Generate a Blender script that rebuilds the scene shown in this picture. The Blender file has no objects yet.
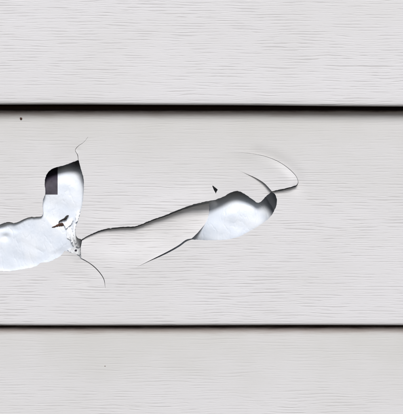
import bpy, bmesh, math, random
import numpy as np
from mathutils import Vector
from mathutils.geometry import delaunay_2d_cdt

random.seed(7)
rng = np.random.default_rng(7)
scene = bpy.context.scene
COL = scene.collection

# ------------------------------------------------------------------ camera
PX = 0.0005                      # metres per photo pixel on the plane of the lap edges
YREF = -0.017                    # that plane (wall face is y = 0, outdoors is -y)
DIST = 0.70
CY = YREF - DIST
cam_d = bpy.data.cameras.new('camera')
cam = bpy.data.objects.new('camera', cam_d); COL.objects.link(cam)
cam.location = (0, CY, 0)
cam.rotation_euler = (math.radians(90), 0, 0)
cam_d.sensor_fit = 'HORIZONTAL'; cam_d.sensor_width = 36
cam_d.lens = 36 * DIST / (403 * PX)
cam_d.clip_start = 0.01; cam_d.clip_end = 100
cam_d.dof.use_dof = True; cam_d.dof.focus_distance = DIST + 0.003; cam_d.dof.aperture_fstop = 9
scene.camera = cam

# ------------------------------------------------------------------ sky and sun
SUN_EL, SUN_AZ = 43.0, -8.0      # degrees; azimuth measured from the camera axis, + = from the left
w = bpy.data.worlds.new('World'); scene.world = w; w.use_nodes = True
nt = w.node_tree; nt.nodes.clear()
sky = nt.nodes.new('ShaderNodeTexSky'); sky.sky_type = 'NISHITA'; sky.sun_disc = False
sky.sun_elevation = math.radians(SUN_EL)
sky.sun_rotation = math.radians(180 + SUN_AZ)
sky.air_density = 1.0; sky.dust_density = 2.0; sky.ozone_density = 1.5
bg = nt.nodes.new('ShaderNodeBackground'); bg.inputs['Strength'].default_value = 0.055
wo = nt.nodes.new('ShaderNodeOutputWorld')
nt.links.new(sky.outputs[0], bg.inputs[0]); nt.links.new(bg.outputs[0], wo.inputs[0])
sun_d = bpy.data.lights.new('sun', 'SUN'); sun_d.energy = 1.5; sun_d.angle = math.radians(26)
sun_d.color = (1.0, 0.985, 0.975)
sun = bpy.data.objects.new('sun', sun_d); COL.objects.link(sun)
el, az = math.radians(SUN_EL), math.radians(SUN_AZ)
to_sun = Vector((-math.sin(az) * math.cos(el), -math.cos(az) * math.cos(el), math.sin(el)))
sun.rotation_euler = to_sun.to_track_quat('Z', 'Y').to_euler()
sun.location = to_sun * 2
vs = scene.view_settings
vs.view_transform = 'Standard'; vs.look = 'None'; vs.gamma = 1; vs.use_curve_mapping = False
vs.exposure = 0.97

# ------------------------------------------------------------------ materials
def new_mat(name):
    m = bpy.data.materials.new(name); m.use_nodes = True
    return m, m.node_tree, m.node_tree.nodes['Principled BSDF']

class NB:
    """small node helper"""
    def __init__(s, nt): s.nt = nt
    def n(s, t, **kw):
        o = s.nt.nodes.new(t)
        for k, v in kw.items(): setattr(o, k, v)
        return o
    def plug(s, a, b):
        if isinstance(a, (int, float)): b.default_value = a
        else: s.nt.links.new(a, b)
    def math(s, op, a, b=0.0, c=None, clamp=False):
        o = s.n('ShaderNodeMath', operation=op, use_clamp=clamp)
        s.plug(a, o.inputs[0]); s.plug(b, o.inputs[1])
        if c is not None: s.plug(c, o.inputs[2])
        return o.outputs[0]
    def xyz(s, x, y, z):
        o = s.n('ShaderNodeCombineXYZ')
        for i, v in enumerate((x, y, z)): s.plug(v, o.inputs[i])
        return o.outputs[0]
    def noise(s, vec, scale=1.0, detail=2.0, rough=0.5):
        o = s.n('ShaderNodeTexNoise'); o.inputs['Scale'].default_value = scale
        o.inputs['Detail'].default_value = detail; o.inputs['Roughness'].default_value = rough
        s.nt.links.new(vec, o.inputs['Vector']); return o.outputs['Fac']
    def smooth(s, v, lo, hi, a=0.0, b=1.0):
        o = s.n('ShaderNodeMapRange', interpolation_type='SMOOTHSTEP')
        s.plug(v, o.inputs[0])
        for i, q in enumerate((lo, hi, a, b)): o.inputs[i + 1].default_value = q
        return o.outputs[0]
    def mix(s, f, a, b):
        o = s.n('ShaderNodeMix', data_type='RGBA')
        s.plug(f, o.inputs[0])
        for v, i in ((a, 6), (b, 7)):
            if isinstance(v, tuple): o.inputs[i].default_value = (*v, 1)
            else: s.nt.links.new(v, o.inputs[i])
        return o.outputs[2]

ZB = 0.0; EXPO = 0.1101; Z_MID = -0.05925     # butt (lower edge) height of the middle lap, exposure of a lap

def vinyl_material():
    m, nt, b = new_mat('embossed_vinyl'); N = NB(nt)
    tc = N.n('ShaderNodeTexCoord'); sp = N.n('ShaderNodeSeparateXYZ'); nt.links.new(tc.outputs['Object'], sp.inputs[0])
    x, z = sp.outputs[0], sp.outputs[2]
    # slow waver of the grain
    w1 = N.noise(N.xyz(N.math('MULTIPLY', x, 14), 0.0, N.math('MULTIPLY', z, 40)), 1, 2)
    w2 = N.noise(N.xyz(N.math('MULTIPLY', x, 70), 3.0, N.math('MULTIPLY', z, 160)), 1, 1)
    zw = N.math('ADD', z, N.math('ADD', N.math('MULTIPLY', N.math('SUBTRACT', w1, 0.5), 0.0030),
                                 N.math('MULTIPLY', N.math('SUBTRACT', w2, 0.5), 0.0005)))
    def grooves(pitch, amp, fx, fz, off, mx, mz):
        """broken, tapering grain lines: a wavering comb of lines, cut up by a mask"""
        n = N.noise(N.xyz(N.math('MULTIPLY', x, fx), off, N.math('MULTIPLY', z, fz)), 1, 2.0, 0.5)
        ph = N.math('ADD', N.math('MULTIPLY', zw, 2 * math.pi / pitch), N.math('MULTIPLY', n, amp))
        s_ = N.math('MULTIPLY', N.math('ADD', N.math('SINE', ph), 1.0), 0.5)
        k = N.noise(N.xyz(N.math('MULTIPLY', x, mx), off + 5, N.math('MULTIPLY', zw, mz)), 1, 2.0, 0.55)
        v = N.math('ADD', s_, N.math('MULTIPLY', N.math('SUBTRACT', k, 0.5), 1.9))
        return N.smooth(v, 0.76, 1.24)
    d1 = grooves(0.0015, 10.0, 26, 150, 1.7, 88, 430)
    d2 = grooves(0.0011, 8.0, 36, 210, 9.1, 130, 640)
    fine = N.noise(N.xyz(N.math('MULTIPLY', x, 60), 2.0, N.math('MULTIPLY', zw, 1500)), 1, 2, 0.6)
    h = N.math('SUBTRACT', N.math('MULTIPLY', fine, 0.22), N.math('MAXIMUM', d1, N.math('MULTIPLY', d2, 0.6)))
    # the embossing is shallower on the upper third of each lap
    t = N.math('FRACT', N.math('DIVIDE', N.math('SUBTRACT', z, Z_MID - 10 * EXPO), EXPO))
    amt = N.smooth(t, 0.50, 0.88, 1.0, 0.34)
    pm_ = N.noise(N.xyz(N.math('MULTIPLY', x, 17), 21.0, N.math('MULTIPLY', z, 45)), 1, 3, 0.6)
    amt = N.math('MULTIPLY', amt, N.smooth(pm_, 0.28, 0.68, 0.45, 1.25))
    bump = N.n('ShaderNodeBump'); bump.inputs['Distance'].default_value = 0.00022
    nt.links.new(N.math('MULTIPLY', h, amt), bump.inputs['Height'])
    bump.inputs['Strength'].default_value = 0.36
    nt.links.new(bump.outputs[0], b.inputs['Normal'])
    # colour: pale grey, faint chalky mottling, greyer beige in patches towards each lap's top
    c1 = N.noise(N.xyz(N.math('MULTIPLY', x, 14), 0.0, N.math('MULTIPLY', z, 26)), 1, 4, 0.6)
    c2 = N.noise(N.xyz(N.math('MULTIPLY', x, 420), 7.0, N.math('MULTIPLY', z, 900)), 1, 3, 0.6)
    col = N.mix(N.smooth(c1, 0.35, 0.7), (0.652, 0.643, 0.648), (0.626, 0.617, 0.613))
    col = N.mix(N.math('MULTIPLY', N.smooth(c2, 0.55, 0.8), 0.16), col, (0.48, 0.46, 0.44))
    # relief shading of the grain lines, painted in as a darker colour
    col = N.mix(N.math('MULTIPLY', N.math('MULTIPLY', d1, amt), 0.34), col, (0.40, 0.385, 0.375))
    top_tint = N.math('MULTIPLY', N.smooth(t, 0.45, 0.95), N.smooth(c1, 0.25, 0.65, 0.35, 0.8))
    col = N.mix(N.math('MULTIPLY', top_tint, 0.75), col, (0.535, 0.530, 0.500))
    # black-brown shade under the lap, painted into the locking channel, its lower rim uneven ('channel' = metres above the channel's lip)
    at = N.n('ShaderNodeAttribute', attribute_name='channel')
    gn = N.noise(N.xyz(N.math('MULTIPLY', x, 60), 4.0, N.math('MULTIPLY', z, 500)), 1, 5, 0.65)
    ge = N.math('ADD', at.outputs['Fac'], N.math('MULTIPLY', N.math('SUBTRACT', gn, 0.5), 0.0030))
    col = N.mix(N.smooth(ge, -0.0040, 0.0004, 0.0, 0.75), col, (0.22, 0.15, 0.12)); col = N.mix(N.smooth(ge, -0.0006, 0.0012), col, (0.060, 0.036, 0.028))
    nt.links.new(col, b.inputs['Base Color'])
    b.inputs['Roughness'].default_value = 0.55
    b.inputs['Specular IOR Level'].default_value = 0.35
    return m

def wrap_material():
    m, nt, b = new_mat('white_backing_sheet'); N = NB(nt)
    tc = N.n('ShaderNodeTexCoord'); v = tc.outputs['Object']
    n1 = N.noise(v, 90, 5, 0.6); n2 = N.noise(v, 900, 3, 0.6); n3 = N.noise(v, 260, 3, 0.55)
    col = N.mix(N.smooth(n1, 0.36, 0.66), (0.665, 0.715, 0.785), (0.75, 0.785, 0.83))
    col = N.mix(N.math('MULTIPLY', N.smooth(n3, 0.55, 0.78), 0.12), col, (0.55, 0.58, 0.66))
    nt.links.new(col, b.inputs['Base Color'])
    bump = N.n('ShaderNodeBump'); bump.inputs['Distance'].default_value = 0.0006; bump.inputs['Strength'].default_value = 0.5
    mp = N.n('ShaderNodeMapping'); mp.inputs['Rotation'].default_value = (0, 0.5, 0); mp.inputs['Scale'].default_value = (1, 1, 0.45)
    nt.links.new(v, mp.inputs['Vector'])
    cr = N.math('ABSOLUTE', N.math('SUBTRACT', N.noise(mp.outputs[0], 150, 3, 0.5), 0.5))
    crease = N.smooth(cr, 0.0, 0.045)
    nt.links.new(N.math('ADD', N.math('MULTIPLY', n1, 0.6), N.math('ADD', N.math('MULTIPLY', n2, 0.16), N.math('MULTIPLY', crease, 0.16))), bump.inputs['Height'])
    nt.links.new(bump.outputs[0], b.inputs['Normal'])
    b.inputs['Roughness'].default_value = 0.45
    return m

def plain(name, c, rough=0.7, var=0.25, scale=600):
    m, nt, b = new_mat(name); N = NB(nt)
    tc = N.n('ShaderNodeTexCoord')
    n = N.noise(tc.outputs['Object'], scale, 4, 0.6)
    nt.links.new(N.mix(N.smooth(n, 0.3, 0.7), tuple(q * (1 - var) for q in c), tuple(min(1, q * (1 + var)) for q in c)),
                 b.inputs['Base Color'])
    bump = N.n('ShaderNodeBump'); bump.inputs['Distance'].default_value = 0.0002; bump.inputs['Strength'].default_value = 0.4
    nt.links.new(n, bump.inputs['Height']); nt.links.new(bump.outputs[0], b.inputs['Normal'])
    b.inputs['Roughness'].default_value = rough
    return m

M_VINYL = vinyl_material()
M_WRAP = wrap_material()
M_LAP_SHADE = plain('lap_shade_vinyl', (0.075, 0.048, 0.036), 0.85, 0.45, 350)  # shade under the laps, painted as dark brown on their undersides
M_SHRED = plain('torn_white_plastic', (0.86, 0.88, 0.90), 0.35, 0.05, 300)
M_DARK = plain('dark_print', (0.028, 0.022, 0.038), 0.55, 0.3, 400)
M_BROWN = plain('brown_leaf', (0.085, 0.04, 0.026), 0.85, 0.5, 900)
M_BLACK = plain('black_twig', (0.018, 0.015, 0.014), 0.7, 0.4, 900)
M_OSB = plain('brown_sheathing', (0.13, 0.085, 0.065), 0.85, 0.4, 120)

# ------------------------------------------------------------------ geometry helpers
BUTT_Y = -0.017                      # how far the lower edge of a lap stands off the wall
SLOPE = 0.0066 / EXPO                # the lap leans back towards its top

def yface(z, zb=Z_MID): return BUTT_Y + (z - zb) * SLOPE

def wave(x, z):                      # gentle oil-canning of the vinyl, under a quarter of a millimetre
    return 0.00011 * (np.sin(x * 31 + z * 12 + 0.6) + 0.7 * np.sin(x * 67 - z * 41 + 2.0) + 0.5 * np.sin(z * 95 + x * 18))

def ray(px, py):
    return np.array([(px - 201.5) * PX / DIST, (207.0 - py) * PX / DIST])

def on_face(px, py, zb=Z_MID, back=0.0):
    """photo pixel -> (x, z) on the sloping face of the lap"""
    k = ray(px, py)
    # CY + t = yface(k1*t)+back
    t = (BUTT_Y - SLOPE * zb + back - CY) / (1 - SLOPE * k[1])
    return (k[0] * t, k[1] * t)

def F(pts, back=0.0): return np.array([on_face(p[0], p[1], back=back) for p in pts])

def resample(P, step, jit=0.0, closed=False):
    P = np.asarray(P, float)
    if closed: P = np.vstack([P, P[:1]])
    # Catmull-Rom through the points, corner-friendly (low tension)
    out = []
    n = len(P)
    for i in range(n - 1):
        p1, p2 = P[i], P[i + 1]
        p0 = P[i - 1] if i > 0 else p1 - (p2 - p1)
        p3 = P[i + 2] if i + 2 < n else p2 + (p2 - p1)
        L = np.linalg.norm(p2 - p1); k = max(1, int(round(L / step)))
        def tang(a, m, b):
            u, v = m - a, b - m
            lu, lv = np.linalg.norm(u) + 1e-12, np.linalg.norm(v) + 1e-12
            c = np.dot(u, v) / (lu * lv)
            return (u / lu + v / lv) / 2 if c > 0.35 else None
        t1 = tang(p0, p1, p2); t2 = tang(p1, p2, p3)
        d = (p2 - p1) / (L + 1e-12)
        t1 = d if t1 is None else t1; t2 = d if t2 is None else t2
        for j in range(k):
            s = j / k
            h00 = 2*s**3 - 3*s**2 + 1; h10 = s**3 - 2*s**2 + s; h01 = -2*s**3 + 3*s**2; h11 = s**3 - s**2
            q = h00*p1 + h10*L*t1 + h01*p2 + h11*L*t2
            if jit and j > 0: q = q + rng.normal(0, jit, 2)
            out.append(q)
    if not closed: out.append(P[-1])
    return np.array(out)

def inside(poly, pts):
    """even-odd test, vectorised"""
    x, y = pts[:, 0], pts[:, 1]; r = np.zeros(len(pts), bool)
    x1, y1 = poly[:, 0], poly[:, 1]; x2, y2 = np.roll(x1, -1), np.roll(y1, -1)
    for a, b, c, d in zip(x1, y1, x2, y2):
        if b == d: continue
        hit = ((b > y) != (d > y)) & (x < (c - a) * (y - b) / (d - b) + a)
        r ^= hit
    return r

def dist_line(pts, line):
    """distance of points to a polyline"""
    best = np.full(len(pts), 1e9)
    for a, b in zip(line[:-1], line[1:]):
        d = b - a; L2 = max(d @ d, 1e-18)
        t = np.clip(((pts - a) @ d) / L2, 0, 1)
        best = np.minimum(best, np.linalg.norm(pts - (a + t[:, None] * d), axis=1))
    return best

def sstep(v, a, b):
    t = np.clip((v - a) / (b - a), 0, 1); return t * t * (3 - 2 * t)

def triangulate(loops, keep, interior):
    """constrained Delaunay: loops of 2-D points, extra interior points; keeps triangles whose centre passes keep()"""
    co, ed = [], []
    for lp in loops:
        s = len(co); co += [Vector((float(p[0]) * 1000, float(p[1]) * 1000)) for p in lp]
        ed += [(s + i, s + (i + 1) % len(lp)) for i in range(len(lp))]
    allb = np.vstack(loops)
    for p in interior: co.append(Vector((float(p[0]) * 1000, float(p[1]) * 1000)))
    v, e, f, *_ = delaunay_2d_cdt(co, ed, [], 0, 1e-5)
    V = np.array([(q.x / 1000, q.y / 1000) for q in v]); T = np.array(f)
    T = T[keep(V[T].mean(axis=1))]
    used = np.unique(T); m = np.full(len(V), -1); m[used] = np.arange(len(used))
    return V[used], m[T]

def link(name, me, mat, parent=None):
    o = bpy.data.objects.new(name, me); COL.objects.link(o)
    me.materials.append(mat); o.parent = parent
    return o

def finish(me, angle=40):
    me.validate(); me.shade_smooth(); me.set_sharp_from_angle(angle=math.radians(angle)); me.update()

def shell(name, V3, T, mat, parent, thick, angle=40, lap_shade=None, z1=10.0):
    """sheet facing the camera, given a real thickness behind it"""
    me = bpy.data.meshes.new(name)
    bm = bmesh.new()
    vs_ = [bm.verts.new(p) for p in V3]
    for t in T:
        try: bm.faces.new([vs_[i] for i in t])
        except ValueError: pass
    bmesh.ops.remove_doubles(bm, verts=bm.verts, dist=2e-6)
    for f in bm.faces:
        f.normal_update()
    bmesh.ops.recalc_face_normals(bm, faces=bm.faces)
    s = sum(f.normal.y * f.calc_area() for f in bm.faces)
    if s > 0: bmesh.ops.reverse_faces(bm, faces=bm.faces)
    n0 = list(bm.faces)
    bm.normal_update()
    front = {v: v.co.copy() for v in bm.verts}; nrm = {v: v.normal.copy() for v in bm.verts}
    bound = [e for e in bm.edges if len(e.link_faces) == 1]
    back = {v: bm.verts.new(front[v] - nrm[v] * thick) for v in list(front)}
    for e in bound:
        f = e.link_faces[0]
        for lp in f.loops:
            if lp.edge == e: a, b = lp.vert, lp.link_loop_next.vert
        try: bm.faces.new([b, a, back[a], back[b]])
        except ValueError: pass
    for f in n0: bm.faces.new([back[v] for v in reversed(f.verts)])
    if lap_shade:
        for f in bm.faces: f.material_index = 1 if lap_shade(f.calc_center_median()) else 0
    bm.to_mesh(me); bm.free(); finish(me, angle)
    o = link(name, me, mat, parent)
    if lap_shade: me.materials.append(M_LAP_SHADE)
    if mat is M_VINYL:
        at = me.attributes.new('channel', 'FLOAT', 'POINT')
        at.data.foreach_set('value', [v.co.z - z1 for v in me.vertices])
    return o

# ------------------------------------------------------------------ the wall
XL, XR = -0.30, 0.30
THICK = 0.0011
wall = bpy.data.objects.new('house_siding', None); COL.objects.link(wall)
wall.location = (0, 0, 0); wall.empty_display_size = 0.05
wall['label'] = 'house wall of pale grey wood-grain vinyl siding, its middle board cracked and holed'
wall['category'] = 'siding'

def slot(z, z1, deep):
    """the locking channel along the top of a board, stepping back towards the wall"""
    return deep * sstep(z, z1, z1 + 0.0020)
Z1_MID = Z_MID + EXPO - 0.0027       # the upper board hangs loose and leaves this channel open
Z1_LOW = Z_MID - 0.0017

def curl_profile(zb, ret=0.0036):
    """the rounded lower edge of a lap and its return towards the wall, from the face downwards: (y, z)"""
    r = 0.0013; pts = []
    z0 = zb + r
    for a in np.linspace(0, 1, 7)[1:]:
        th = a * math.pi / 2
        pts.append((yface(zb + r, zb) + r - r * math.cos(th), z0 - r * math.sin(th)))
    y = pts[-1][0]
    pts += [(y + ret * 0.45, zb + 0.0001), (y + ret * 0.93, zb + 0.0003), (y + ret * 0.99, zb + 0.0009), (y + ret, zb + 0.007)]
    return pts

def plain_panel(name, zb, top, out=0.0, ret=0.0036):
    xs = np.linspace(XL, XR, 161)
    zs = np.linspace(zb + EXPO + top, zb + 0.0013, 44)
    z1 = Z1_LOW if zb < Z_MID else 1e3
    zs = np.sort(np.concatenate([zs, np.linspace(Z1_LOW, Z1_LOW + 0.0020, 8)]))[::-1] if zb < Z_MID else zs
    prof = [(yface(z, zb) - out + float(slot(z, z1, 0.0035)), z) for z in zs] + [(y - out, z) for y, z in curl_profile(zb, ret)]
    V, T = [], []
    n = len(prof)
    for x in xs:
        for (y, z) in prof: V.append((x, y + float(wave(np.array(x), np.array(z))), z + 0.00022 * math.sin(x * 19 + zb * 40) + 0.00005 * math.sin(x * 71)))
    for i in range(len(xs) - 1):
        for j in range(n - 1):
            a = i * n + j; T.append((a, a + 1, a + n + 1, a + n))
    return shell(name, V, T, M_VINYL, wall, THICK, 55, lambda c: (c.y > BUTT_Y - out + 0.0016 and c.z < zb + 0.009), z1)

# ---- traced outlines (photo pixels) of the damage on the middle lap
left_hole_up = [(78,160),(72,162.3),(64,165.2),(55,167.6),(51,169.4),(47.5,173),(45.3,177.5),(44.6,184),(45.2,194),(43.2,199),(42.6,206),(43,213),(41.5,216.2),
                (36,216.8),(29,217.3),(22,220),(15,222.8),(8,222),(3,223.3),(-4,226),(-14,232),(-21,241)]
left_hole_low = [(-22,254),(-15,266),(-6,270),(1,270.8),(8,271.2),(20,269.4),(33,267),(37.5,265.3),(40,263),(49,261.8),(56,258.3),(61,255.4),(65,251.2),(70,252.4),(76,254.5),(79.5,257)]
crack_low_L = [(80.6,258.9),(87,261.9),(93,266.3),(99.5,273),(103.6,279.5),(105.2,287.6)]
crack_low_R = [(105.4,288),(104.2,279.3),(100.2,272.6),(93.7,265.8),(87.4,261.4),(81.3,257.9)]
seam_tongue = [(81.3,257.9),(96,262),(115,267.5),(136,267.4)]
crack_tongue = [(136,267.4),(150,261),(158,257.6),(170,251.9),(180,246.2),(187,241.2),(192,239.5)]
right_hole_low = [(192,239.5),(210,240.2),(228,239.2),(238,237.0),(250,230.8),(259,225.6),(267,219.9),(273,212.8),(276.4,205.5),(276.9,199),(274.8,194),(271.8,191.9)]
flapA_low = [(271.8,191.9),(280,190.6),(288,188.7),(296.6,186.2)]
arc = [(296.6,186.2),(298.3,183.3),(296.8,177),(292,171.2),(285,165.4),(277,160.6),(268,157),(258,154.4),(245,152.8),(225,152),(200,151.6)]
seamA = [(200,151.6),(214,160),(232,168)]
inner = [(232,168),(239,170.6),(247,174),(256,178),(264,183),(268,187),(271.8,191.9)]
seamB = [(232,168),(222,177),(213,185.6)]
notch_R = [(213,185.6),(217.8,189.6),(215.9,193.4),(216.0,199.6)]
notch_L = [(215.95,199.7),(215.75,193.6),(213.9,190),(212.2,185.8)]
upper_edge = [(215.95,199.7),(210,200.6),(205,201.5),(195,203.8),(185,207.2),(175,211),(165,215.2),(155,218.6),(145,222.6),(136,226),(122,226.8),(115,227.5),(105,229),(95,232.4),(86,236.6),(81.5,239.5)]
flapB_low = [(271.8,191.9),(267,195.3),(262,200.6),(258.6,202.8),(253,199.6),(247,195.4),(242,192.4),(236,191),(231,192.4),(224,196.4),(216.0,199.6)]
left_hole_right = [(81.5,239.5),(77,237),(75.5,229),(78,221),(81,210),(83,199),(84,187),(83.4,178),(80.2,166),(78.4,160)]
crack_top_R = [(78.4,160),(77.9,155),(75.45,150.2),(77.6,146.9),(84.1,142.0),(88.05,137)]
crack_top_L = [(88.0,136.8),(84.0,141.8),(77.3,146.6),(75.0,150.1),(77.3,155),(78,160)]

S = 0.0007
def Rm(pts, jit=0.00004): return resample(F(pts), S, jit)
B = {}
for k_ in ('left_hole_up','left_hole_low','crack_low_L','crack_low_R','seam_tongue','crack_tongue','right_hole_low','flapA_low','arc','seamA','inner','seamB','notch_R','notch_L',
          'upper_edge','flapB_low','left_hole_right','crack_top_R','crack_top_L'):
    B[k_] = Rm(globals()[k_], 0.0 if 'seam' in k_ or 'crack' in k_ or k_ in ('arc', 'inner', 'notch_L', 'notch_R') else 0.00007)

def loop(*parts):
    out = []
    for p in parts:
        for q in p:
            if not out or np.linalg.norm(q - out[-1]) > 1e-7: out.append(q)
    if np.linalg.norm(out[0] - out[-1]) < 1e-7: out.pop()
    return np.array(out)

# the missing region of the main board (clockwise from the apex of the left hole)
hole = loop(B['left_hole_up'], B['left_hole_low'], B['crack_low_L'], B['crack_low_R'], B['seam_tongue'], B['crack_tongue'],
            B['right_hole_low'], B['flapA_low'], B['arc'], B['seamA'], B['seamB'], B['notch_L'][::-1], B['upper_edge'], B['left_hole_right'], B['crack_top_R'], B['crack_top_L'])

ZTOP = Z_MID + EXPO + 0.013
ZC = Z_MID + 0.0013

def disp_main(P):
    """small bends of the board beside its cracks, metres towards the wall"""
    d = np.zeros(len(P))
    # left of the curved crack under the left hole: pressed in
    C = F([tuple((np.array(a) + np.array(b)) / 2) for a, b in zip(crack_low_L, crack_low_R[::-1])] + [(105.6,288),(97,299),(78,300),(60,290),(48,275),(58,260),(66,251)])
    m = inside(C, P)
    dl = dist_line(P, F([(105.5,288),(97,299),(78,300),(60,290),(48,275),(58,260)]))
    d += np.where(m, 0.0005 * sstep(dl, 0, 0.014), 0)
    # left of the crack above the left hole: pressed in
    D = F([(88.02,136.9),(84.05,141.9),(77.45,146.75),(75.2,150.15),(77.6,155),(78.2,160),(78.3,168),(60,182),(44,195),(25,180),(45,145),(70,136)])
    m = inside(D, P)
    dl = dist_line(P, F([(44,195),(25,180),(45,145),(70,136),(88.1,136.9)]))
    d += np.where(m, 0.0003 * sstep(dl, 0, 0.012), 0)
    # upper lip over the slit pushed out a touch; lower right rim of the right hole dips
    lip = dist_line(P, F([(100,231),(136,226),(165,215),(195,204)]))
    up = inside(F([(84,242),(95,236),(105,232),(122,230),(136,229),(165,218),(195,207),(214,203),(214,160),(84,160)]), P)
    d -= np.where(up, 0.0006 * sstep(0.012 - lip, 0, 0.012), 0)
    # the board sinks a little outside the lifted lip
    d += 0.0006 * np.exp(-(dist_line(P, F(arc[:8])) / 0.0028) ** 2)
    # a shallow dent
    q = on_face(82.5, 277.3); d += 0.00035 * np.exp(-((P[:, 0] - q[0]) ** 2 + (P[:, 1] - q[1]) ** 2) / (2 * 0.0009 ** 2))
    return d

def lift(P, back):
    y = yface(P[:, 1]) + wave(P[:, 0], P[:, 1]) + back + slot(P[:, 1], Z1_MID, 0.0036)
    return np.column_stack([P[:, 0], y, P[:, 1]])

def build_main():
    nx = 200
    xs = np.linspace(XL, XR, nx + 1)
    outer = [(x, ZC) for x in xs] + [(XR, z) for z in np.linspace(ZC, ZTOP, 30)[1:-1]] + [(x, ZTOP) for x in xs[::-1]] + [(XL, z) for z in np.linspace(ZTOP, ZC, 30)[1:-1]]
    outer = np.array(outer)
    g = np.array([(x, z) for x in np.arange(XL + 0.002, XR - 0.001, 0.0024) for z in np.arange(ZC + 0.002, ZTOP - 0.001, 0.0024)])
    near = (np.abs(g[:, 0]) < 0.12)
    keepg = (near | ((np.round(g[:, 0] / 0.0024).astype(int) % 2) == 0))
    g = np.vstack([g[keepg & (np.abs(g[:, 1] - Z1_MID - 0.0010) > 0.0016)], [(x, z) for x in np.linspace(XL + 0.001, XR - 0.001, 230) for z in np.linspace(Z1_MID, Z1_MID + 0.0020, 7)]])
    g = g[dist_line(g, np.vstack([hole, hole[:1]])) > 0.0008]
    g = g[~inside(hole, g)]
    V, T = triangulate([outer, hole], lambda c: ~inside(hole, c), g)
    V3 = lift(V, disp_main(V)).tolist(); T = [tuple(t) for t in T]
    prof = curl_profile(Z_MID, 0.0012)
    # the rounded lower edge continues from the border vertices
    base = len(V3)
    for x in xs:
        V3.append((x, float(yface(ZC) + wave(np.array(x), np.array(ZC))), ZC))
        for (y, z) in prof:
            V3.append((x, y + float(wave(np.array(x), np.array(ZC))), z + 0.0001 * math.sin(x * 29) * min(1, (ZC - z) / 0.001)))
    n = len(prof) + 1
    for i in range(nx):
        for j in range(n - 1):
            a = base + i * n + j
            T.append((a, a + 1, a + n + 1, a + n))
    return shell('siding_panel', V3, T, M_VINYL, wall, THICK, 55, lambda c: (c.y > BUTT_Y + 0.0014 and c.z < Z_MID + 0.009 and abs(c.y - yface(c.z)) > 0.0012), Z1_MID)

def build_flap(name, poly, back, parent):
    P = poly
    x0, z0 = P.min(axis=0); x1, z1 = P.max(axis=0)
    g = np.array([(x, z) for x in np.arange(x0, x1, 0.0015) for z in np.arange(z0, z1, 0.0015)])
    g = g[inside(P, g)]; g = g[dist_line(g, np.vstack([P, P[:1]])) > 0.0006]
    V, T = triangulate([P], lambda c: inside(P, c), g)
    V3 = lift(V, back(V))
    return shell(name, V3.tolist(), [tuple(t) for t in T], M_VINYL, parent, THICK, 40)

upper = plain_panel('siding_panel', Z_MID + EXPO, 0.012, 0.0008)
upper.rotation_euler = (0, math.radians(0.24), 0)
upper['label'] = 'sound siding board above the damaged one, a dark shadow gap under its lower edge'
main = build_main()
main['label'] = 'cracked and holed siding board across the middle'
lower = plain_panel('siding_panel', Z_MID - EXPO, 0.012, 0.0028)
lower['label'] = 'sound siding board below the damaged one'

# ---- bent pieces still hanging on the middle board
tongue_tip = [(192,239.5),(197,233.5),(201,229),(205,224),(208,217.5),(209.3,209),(209,203.5)]
tongue_top = [(209,203.5),(195,206),(185,209),(175,212.6),(165,216.6),(155,219.9),(145,223.8),(136,227.3),(122,228.1),(115,228.8),(105,230.2),(95,233.5),(86,237.5),(82,240.5)]
tongue_left = [(82,240.5),(80.8,248),(81.3,257.9)]
ct2 = [(136,267.4),(149.7,260.5),(157.5,256.6),(169.3,250.6),(179.2,244.8),(186.2,239.8),(191.6,238.6)]
tongue_tip[0] = ct2[-1]
tp = loop(B['seam_tongue'], Rm(ct2, 0), Rm(tongue_tip), Rm(tongue_top), Rm(tongue_left))
seamT = B['seam_tongue']
def back_tongue(P):
    d = dist_line(P, seamT)
    a = 0.0024 * sstep(d, 0, 0.022)
    b = 0.0021 * sstep(d, 0.010, 0.050)
    # its top edge has slid behind the board above
    e = dist_line(P, F(upper_edge)); up = inside(F([(81,239.5),(95,232.4),(115,227.5),(136,226),(165,215.2),(195,203.8),(215,199.7),(215,170),(81,170)]), P)
    s = np.where(up, 1.0, np.clip(1 - e / 0.010, 0, 1) ** 2)
    far = sstep(dist_line(P, F([(60,250),(82,240)])), 0, 0.010)
    cn = F([(211, 201)])[0]
    return a + b - 0.0011 * s * far + 0.0001 + 0.0028 * np.exp(-((P[:, 0] - cn[0]) ** 2 + (P[:, 1] - cn[1]) ** 2) / 0.0105 ** 2) * sstep(d, 0.004, 0.03)
t_ob = build_flap('bent_flap', tp, back_tongue, main)
t_ob['label'] = 'long tongue of vinyl pushed in along the crack'

arcA = [(296.1,185.2),(297.65,183.0),(296.25,177.3),(291.5,171.65),(284.6,165.85),(276.7,161.05),(267.8,157.4),(257.95,154.75),(245,153.0),(225,152.02),(200,151.6)]
lowA = [(271.6,191.2),(280,189.4),(288,187.6),(296.1,185.3)]
innerA = inner[:-1] + [(271.6,191.2)]
pa = loop(Rm(arcA, 0), B['seamA'], Rm(innerA, 0), Rm(lowA))
sA = B['seamA']
def back_A(P):
    d = dist_line(P, sA)
    e = dist_line(P, F(arc))
    return -0.0030 * sstep(d, 0.004, 0.042) + 0.0011 * np.exp(-(e / 0.0022) ** 2) * sstep(d, 0.010, 0.036)
a_ob = build_flap('bent_flap', pa, back_A, main)
a_ob['label'] = 'curved lip of vinyl standing proud at the right end of the crack'

pb = loop(B['inner'], B['flapB_low'], B['notch_R'][::-1], B['seamB'][::-1])
sB = B['seamB']
def back_B(P):
    d = dist_line(P, sB)
    return 0.0007 * sstep(d, 0.002, 0.022)
b_ob = build_flap('bent_flap', pb, back_B, main)
b_ob['label'] = 'pointed vinyl flap hanging into the right hole'

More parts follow.
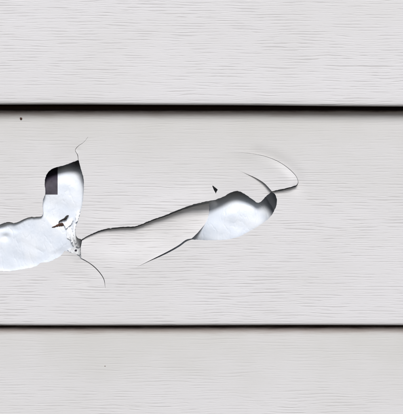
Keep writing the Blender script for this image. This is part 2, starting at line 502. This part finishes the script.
# ------------------------------------------------------------------ behind the siding
def g2(px, py, X, Z, sx, sz, rot=0.0):
    c = on_face(px, py); dx = (X - c[0]); dz = (Z - c[1])
    ca, sa = math.cos(rot), math.sin(rot); u = dx * ca + dz * sa; v = -dx * sa + dz * ca
    return np.exp(-0.5 * ((u / (sx * PX)) ** 2 + (v / (sz * PX)) ** 2))

def gp(p, *q):
    return np.exp(-(-2 * np.log(np.maximum(g2(*q), 1e-30))) ** p)

def recess(X, Z):
    """how far the white backing lies behind the face of the middle board"""
    a = 0.0098 * gp(3, 12, 257, X, Z, 72, 60); b = 0.0088 * gp(4, 57, 211, X, Z, 38, 46); c = 0.0080 * gp(2.5, 236, 225, X, Z, 42, 26, 0.35)
    r = 0.0112 - (a ** 4 + b ** 4 + c ** 4) ** 0.25 + 0.0300 * g2(290, 193, X, Z, 12, 17) + 0.0200 * g2(86, 152, X, Z, 11, 8) + 0.0040 * g2(47, 166, X, Z, 9, 8) + 0.005 * g2(214, 187, X, Z, 6, 5)
    r = r + 0.0013 * g2(1, 226, X, Z, 5, 3) + 0.0010 * g2(5, 237, X, Z, 2.5, 2) + 0.0005 * g2(14, 230, X, Z, 4, 2.5)
    r = r + 0.00014 * np.sin(X * 420 + Z * 260) * np.sin(Z * 510 - X * 190) + 0.00018 * np.sin(X * 210 + 1.3) * np.sin(Z * 180 + 0.4)
    return np.maximum(r, 0.00135)

def ywrap(X, Z):
    ys = yface(Z) + recess(X, Z)
    # back to the wall above and below the middle board
    k = sstep(Z, Z_MID + 0.002, Z_MID + 0.014) * (1 - sstep(Z, Z_MID + EXPO - 0.012, Z_MID + EXPO + 0.002))
    return np.minimum(ys * k + (-0.0006) * (1 - k), 0.033)

def on_wrap(px, py, off=0.0):
    k = ray(px, py); y = -0.006
    for _ in range(12):
        t = y - CY; X, Z = k[0] * t, k[1] * t
        y = float(ywrap(np.array(X), np.array(Z))) - off
    return (X, y, Z)

def build_wrap():
    xs = np.unique(np.concatenate([np.linspace(XL, -0.125, 30), np.arange(-0.125, 0.06, 0.0006), np.linspace(0.06, XR, 40)]))
    zs = np.unique(np.concatenate([np.linspace(Z_MID - EXPO, Z_MID, 20), np.arange(Z_MID, Z_MID + EXPO + 0.004, 0.0006), np.linspace(Z_MID + EXPO + 0.004, Z_MID + 2 * EXPO, 20)]))
    X, Z = np.meshgrid(xs, zs, indexing='ij'); Y = ywrap(X, Z)
    V = np.column_stack([X.ravel(), Y.ravel(), Z.ravel()]).tolist(); n = len(zs)
    T = [(i * n + j, i * n + j + 1, (i + 1) * n + j + 1, (i + 1) * n + j) for i in range(len(xs) - 1) for j in range(n - 1)]
    return shell('backing_sheet', V, T, M_WRAP, wall, 0.0003, 60)

wrap = build_wrap()
wrap['label'] = 'bluish white backing sheet showing through the holes'

def sheet_on_wrap(name, x0, x1, y0, y1, nx, ny, off, mat, parent):
    V = [on_wrap(x, y, off) for x in np.linspace(x0, x1, nx) for y in np.linspace(y0, y1, ny)]
    T = [(i * ny + j, i * ny + j + 1, (i + 1) * ny + j + 1, (i + 1) * ny + j) for i in range(nx - 1) for j in range(ny - 1)]
    return shell(name, V, T, mat, parent, 0.00012, 60)
pm = sheet_on_wrap('printed_mark', 30, 57.6, 156, 194.3, 14, 16, 0.00020, M_DARK, wrap)
pm['label'] = 'dark square-cornered mark on the backing sheet'

# torn white shreds where the sheet is burst
def shred(pts, off0, off1, bow, parent):
    """a ragged torn tab of thin plastic, bowed, standing a little off the sheet"""
    P = np.array(pts, float); out = []
    for a, b in zip(P, np.roll(P, -1, axis=0)):        # fray the outline
        n = max(2, int(np.linalg.norm(b - a) / 0.8))
        for j in range(n):
            q = a + (b - a) * j / n
            out.append(q + (rng.normal(0, 0.22, 2) if j else 0))
    P = np.array(out); lo, hi = P.min(axis=0), P.max(axis=0)
    g = np.array([(x, y) for x in np.arange(lo[0], hi[0], 0.9) for y in np.arange(lo[1], hi[1], 0.9)]) + rng.normal(0, 0.1, 2)
    g = g[inside(P, g)]; g = g[dist_line(g, np.vstack([P, P[:1]])) > 0.35] if len(g) else g
    V, T = triangulate([P], lambda c: inside(P, c), g)
    c = P.mean(axis=0); ph = rng.uniform(0, 6, 3); V3 = []
    for q in V:
        t = (q[1] - lo[1]) / (hi[1] - lo[1]); u = (q[0] - lo[0]) / (hi[0] - lo[0]) * 2 - 1
        o = off0 * (1 - t) + off1 * t - bow * u * u + 0.00007 * math.sin(q[0] * 1.3 + ph[0]) * math.sin(q[1] * 0.9 + ph[1]) + 0.00006 * math.sin(q[0] * 2.9 + q[1] * 1.7 + ph[2])
        V3.append(on_wrap(q[0], q[1], max(o, 0.00032)))
    return shell('torn_shred', V3, [tuple(t) for t in T], M_SHRED, parent, 0.0002, 35)
shreds = [
    ([(73.4,222),(76,223.5),(75,230),(76,237),(77.6,242),(75.6,243.5),(73.6,238),(72.8,230)], 0.0014, 0.0018, 0.0006),
    ([(72.5,241),(75,238),(77,235.5),(81.5,238.5),(81,244),(79,247.5),(76,246.5),(74.5,249),(73,245)], 0.0013, 0.0009, 0.0002),
    ([(72,248),(75,247),(78,248.5),(80.5,247.5),(80.4,252),(79.6,255.5),(76,254),(72.5,253.2),(69,251.6),(67.5,249)], 0.0010, 0.0008, 0.0002),
    ([(64,223),(68,219.5),(72.5,217),(73.6,220),(70.5,225),(66,228.5)], 0.0008, 0.0012, -0.0003),
    ([(67.5,228),(71.4,226.8),(72,233),(70.2,239.5),(67,238),(66.4,232)], 0.0009, 0.0006, 0.0004),
    ([(77,211),(80.6,208.5),(79.4,215),(77.4,221),(75.2,223.4),(75.4,217)], 0.0009, 0.0013, 0.0003),
    ([(70.4,231),(73,233),(74.2,239),(72,242.6),(70,237)], 0.0012, 0.0014, 0.0004),
]
for pts, o0, o1, bw in shreds: shred(pts, o0, o1, bw, wrap)
# pin hole in the torn tab
def blob(name, path, radii, mat, off, parent=None, flat=0.5, seg=8):
    """tapering bent piece laid along photo-pixel path, standing on the backing sheet"""
    P = [Vector(on_wrap(p[0], p[1], off + r * PX * flat)) for p, r in zip(path, radii)]
    bm = bmesh.new(); rings = []
    for i, p in enumerate(P):
        d = (P[min(i + 1, len(P) - 1)] - P[max(i - 1, 0)]).normalized()
        s = d.cross(Vector((0, 1, 0))).normalized(); u = Vector((0, 1, 0))
        r = radii[i] * PX
        rings.append([bm.verts.new(p + s * r * math.cos(a) * random.uniform(.85, 1.15) + u * r * flat * math.sin(a)) for a in np.linspace(0, 2 * math.pi, seg, endpoint=False)])
    for a, b in zip(rings[:-1], rings[1:]):
        for i in range(seg): bm.faces.new([a[i], a[(i + 1) % seg], b[(i + 1) % seg], b[i]])
    bm.faces.new(rings[0]); bm.faces.new(list(reversed(rings[-1])))
    bmesh.ops.recalc_face_normals(bm, faces=bm.faces)
    me = bpy.data.meshes.new(name); bm.to_mesh(me); bm.free(); finish(me, 60)
    return link(name, me, mat, parent)
blob('pin_hole', [(74.6,250.3),(75.4,250.2),(76.2,250.2),(76.9,250.4)], [0.3,0.9,0.9,0.3], M_DARK, 0.0011, wrap, 0.3)

# sheathing board behind everything
me = bpy.data.meshes.new('sheathing'); bm = bmesh.new()
bmesh.ops.create_cube(bm, size=1.0)
for v in bm.verts:
    v.co.x = v.co.x * (XR - XL); v.co.y = 0.0400 + v.co.y * 0.011; v.co.z = Z_MID + EXPO / 2 + v.co.z * 3 * EXPO
bm.to_mesh(me); bm.free(); link('sheathing', me, M_OSB, wall)

# ------------------------------------------------------------------ loose bits
o = blob('leaf_scrap', [(51.8,227.3),(53,227),(54.5,226.6),(55.8,226.1),(57,225.6),(58.2,225.0),(59.5,224.7),(60.8,224.3),(62,224.4),(63,224.9),(63.7,225.6)],
         [0.2,0.4,0.7,0.6,1.1,1.0,1.6,1.5,1.8,1.2,0.3], M_BROWN, 0.0002, None, 0.4, 10)
o['label'] = 'small brown leaf scrap caught in the torn left hole'; o['category'] = 'leaf'
o = blob('twig', [(58.7,223),(59.2,221.8),(60.1,220.9),(61.4,220.5),(62.6,219.6),(63.8,219.3),(65,218.9),(66,218),(66.6,216.8),(67.6,215.9),(68.8,215.4)],
         [0.3,0.6,0.6,0.8,0.7,1.0,1.1,1.4,1.0,0.9,0.3], M_BLACK, 0.0006, None, 0.7, 10)
o['label'] = 'black crooked twig bit just above the brown leaf scrap'; o['category'] = 'twig'

def speck(px, py, r, zb=Z_MID, out=0.0):
    c = on_face(px, py, zb, -out); bm = bmesh.new()
    bmesh.ops.create_icosphere(bm, subdivisions=3, radius=r)
    for v in bm.verts:
        v.co *= 1 + 0.25 * math.sin(v.co.x * 3300 + 1) * math.cos(v.co.z * 2700 + 0.5)
        v.co.y *= 0.45
        v.co += Vector((c[0], float(yface(c[1], zb) - out + wave(np.array(c[0]), np.array(c[1]))) - r * 0.3, c[1]))
    me = bpy.data.meshes.new('dirt_speck'); bm.to_mesh(me); bm.free(); finish(me, 60)
    return link('dirt_speck', me, M_BROWN)
o = speck(21, 118.6, 0.00065)
o['label'] = 'tiny black dirt speck under the upper shadow gap at far left'; o['category'] = 'dirt'

o = speck(105, 366, 0.0002, Z_MID - EXPO, 0.0028)
o['label'] = 'pinhead dirt speck on the lowest board, left of centre'; o['category'] = 'dirt'

# ------------------------------------------------------------------ render settings
scene.render.engine = 'CYCLES'
scene.cycles.max_bounces = 8
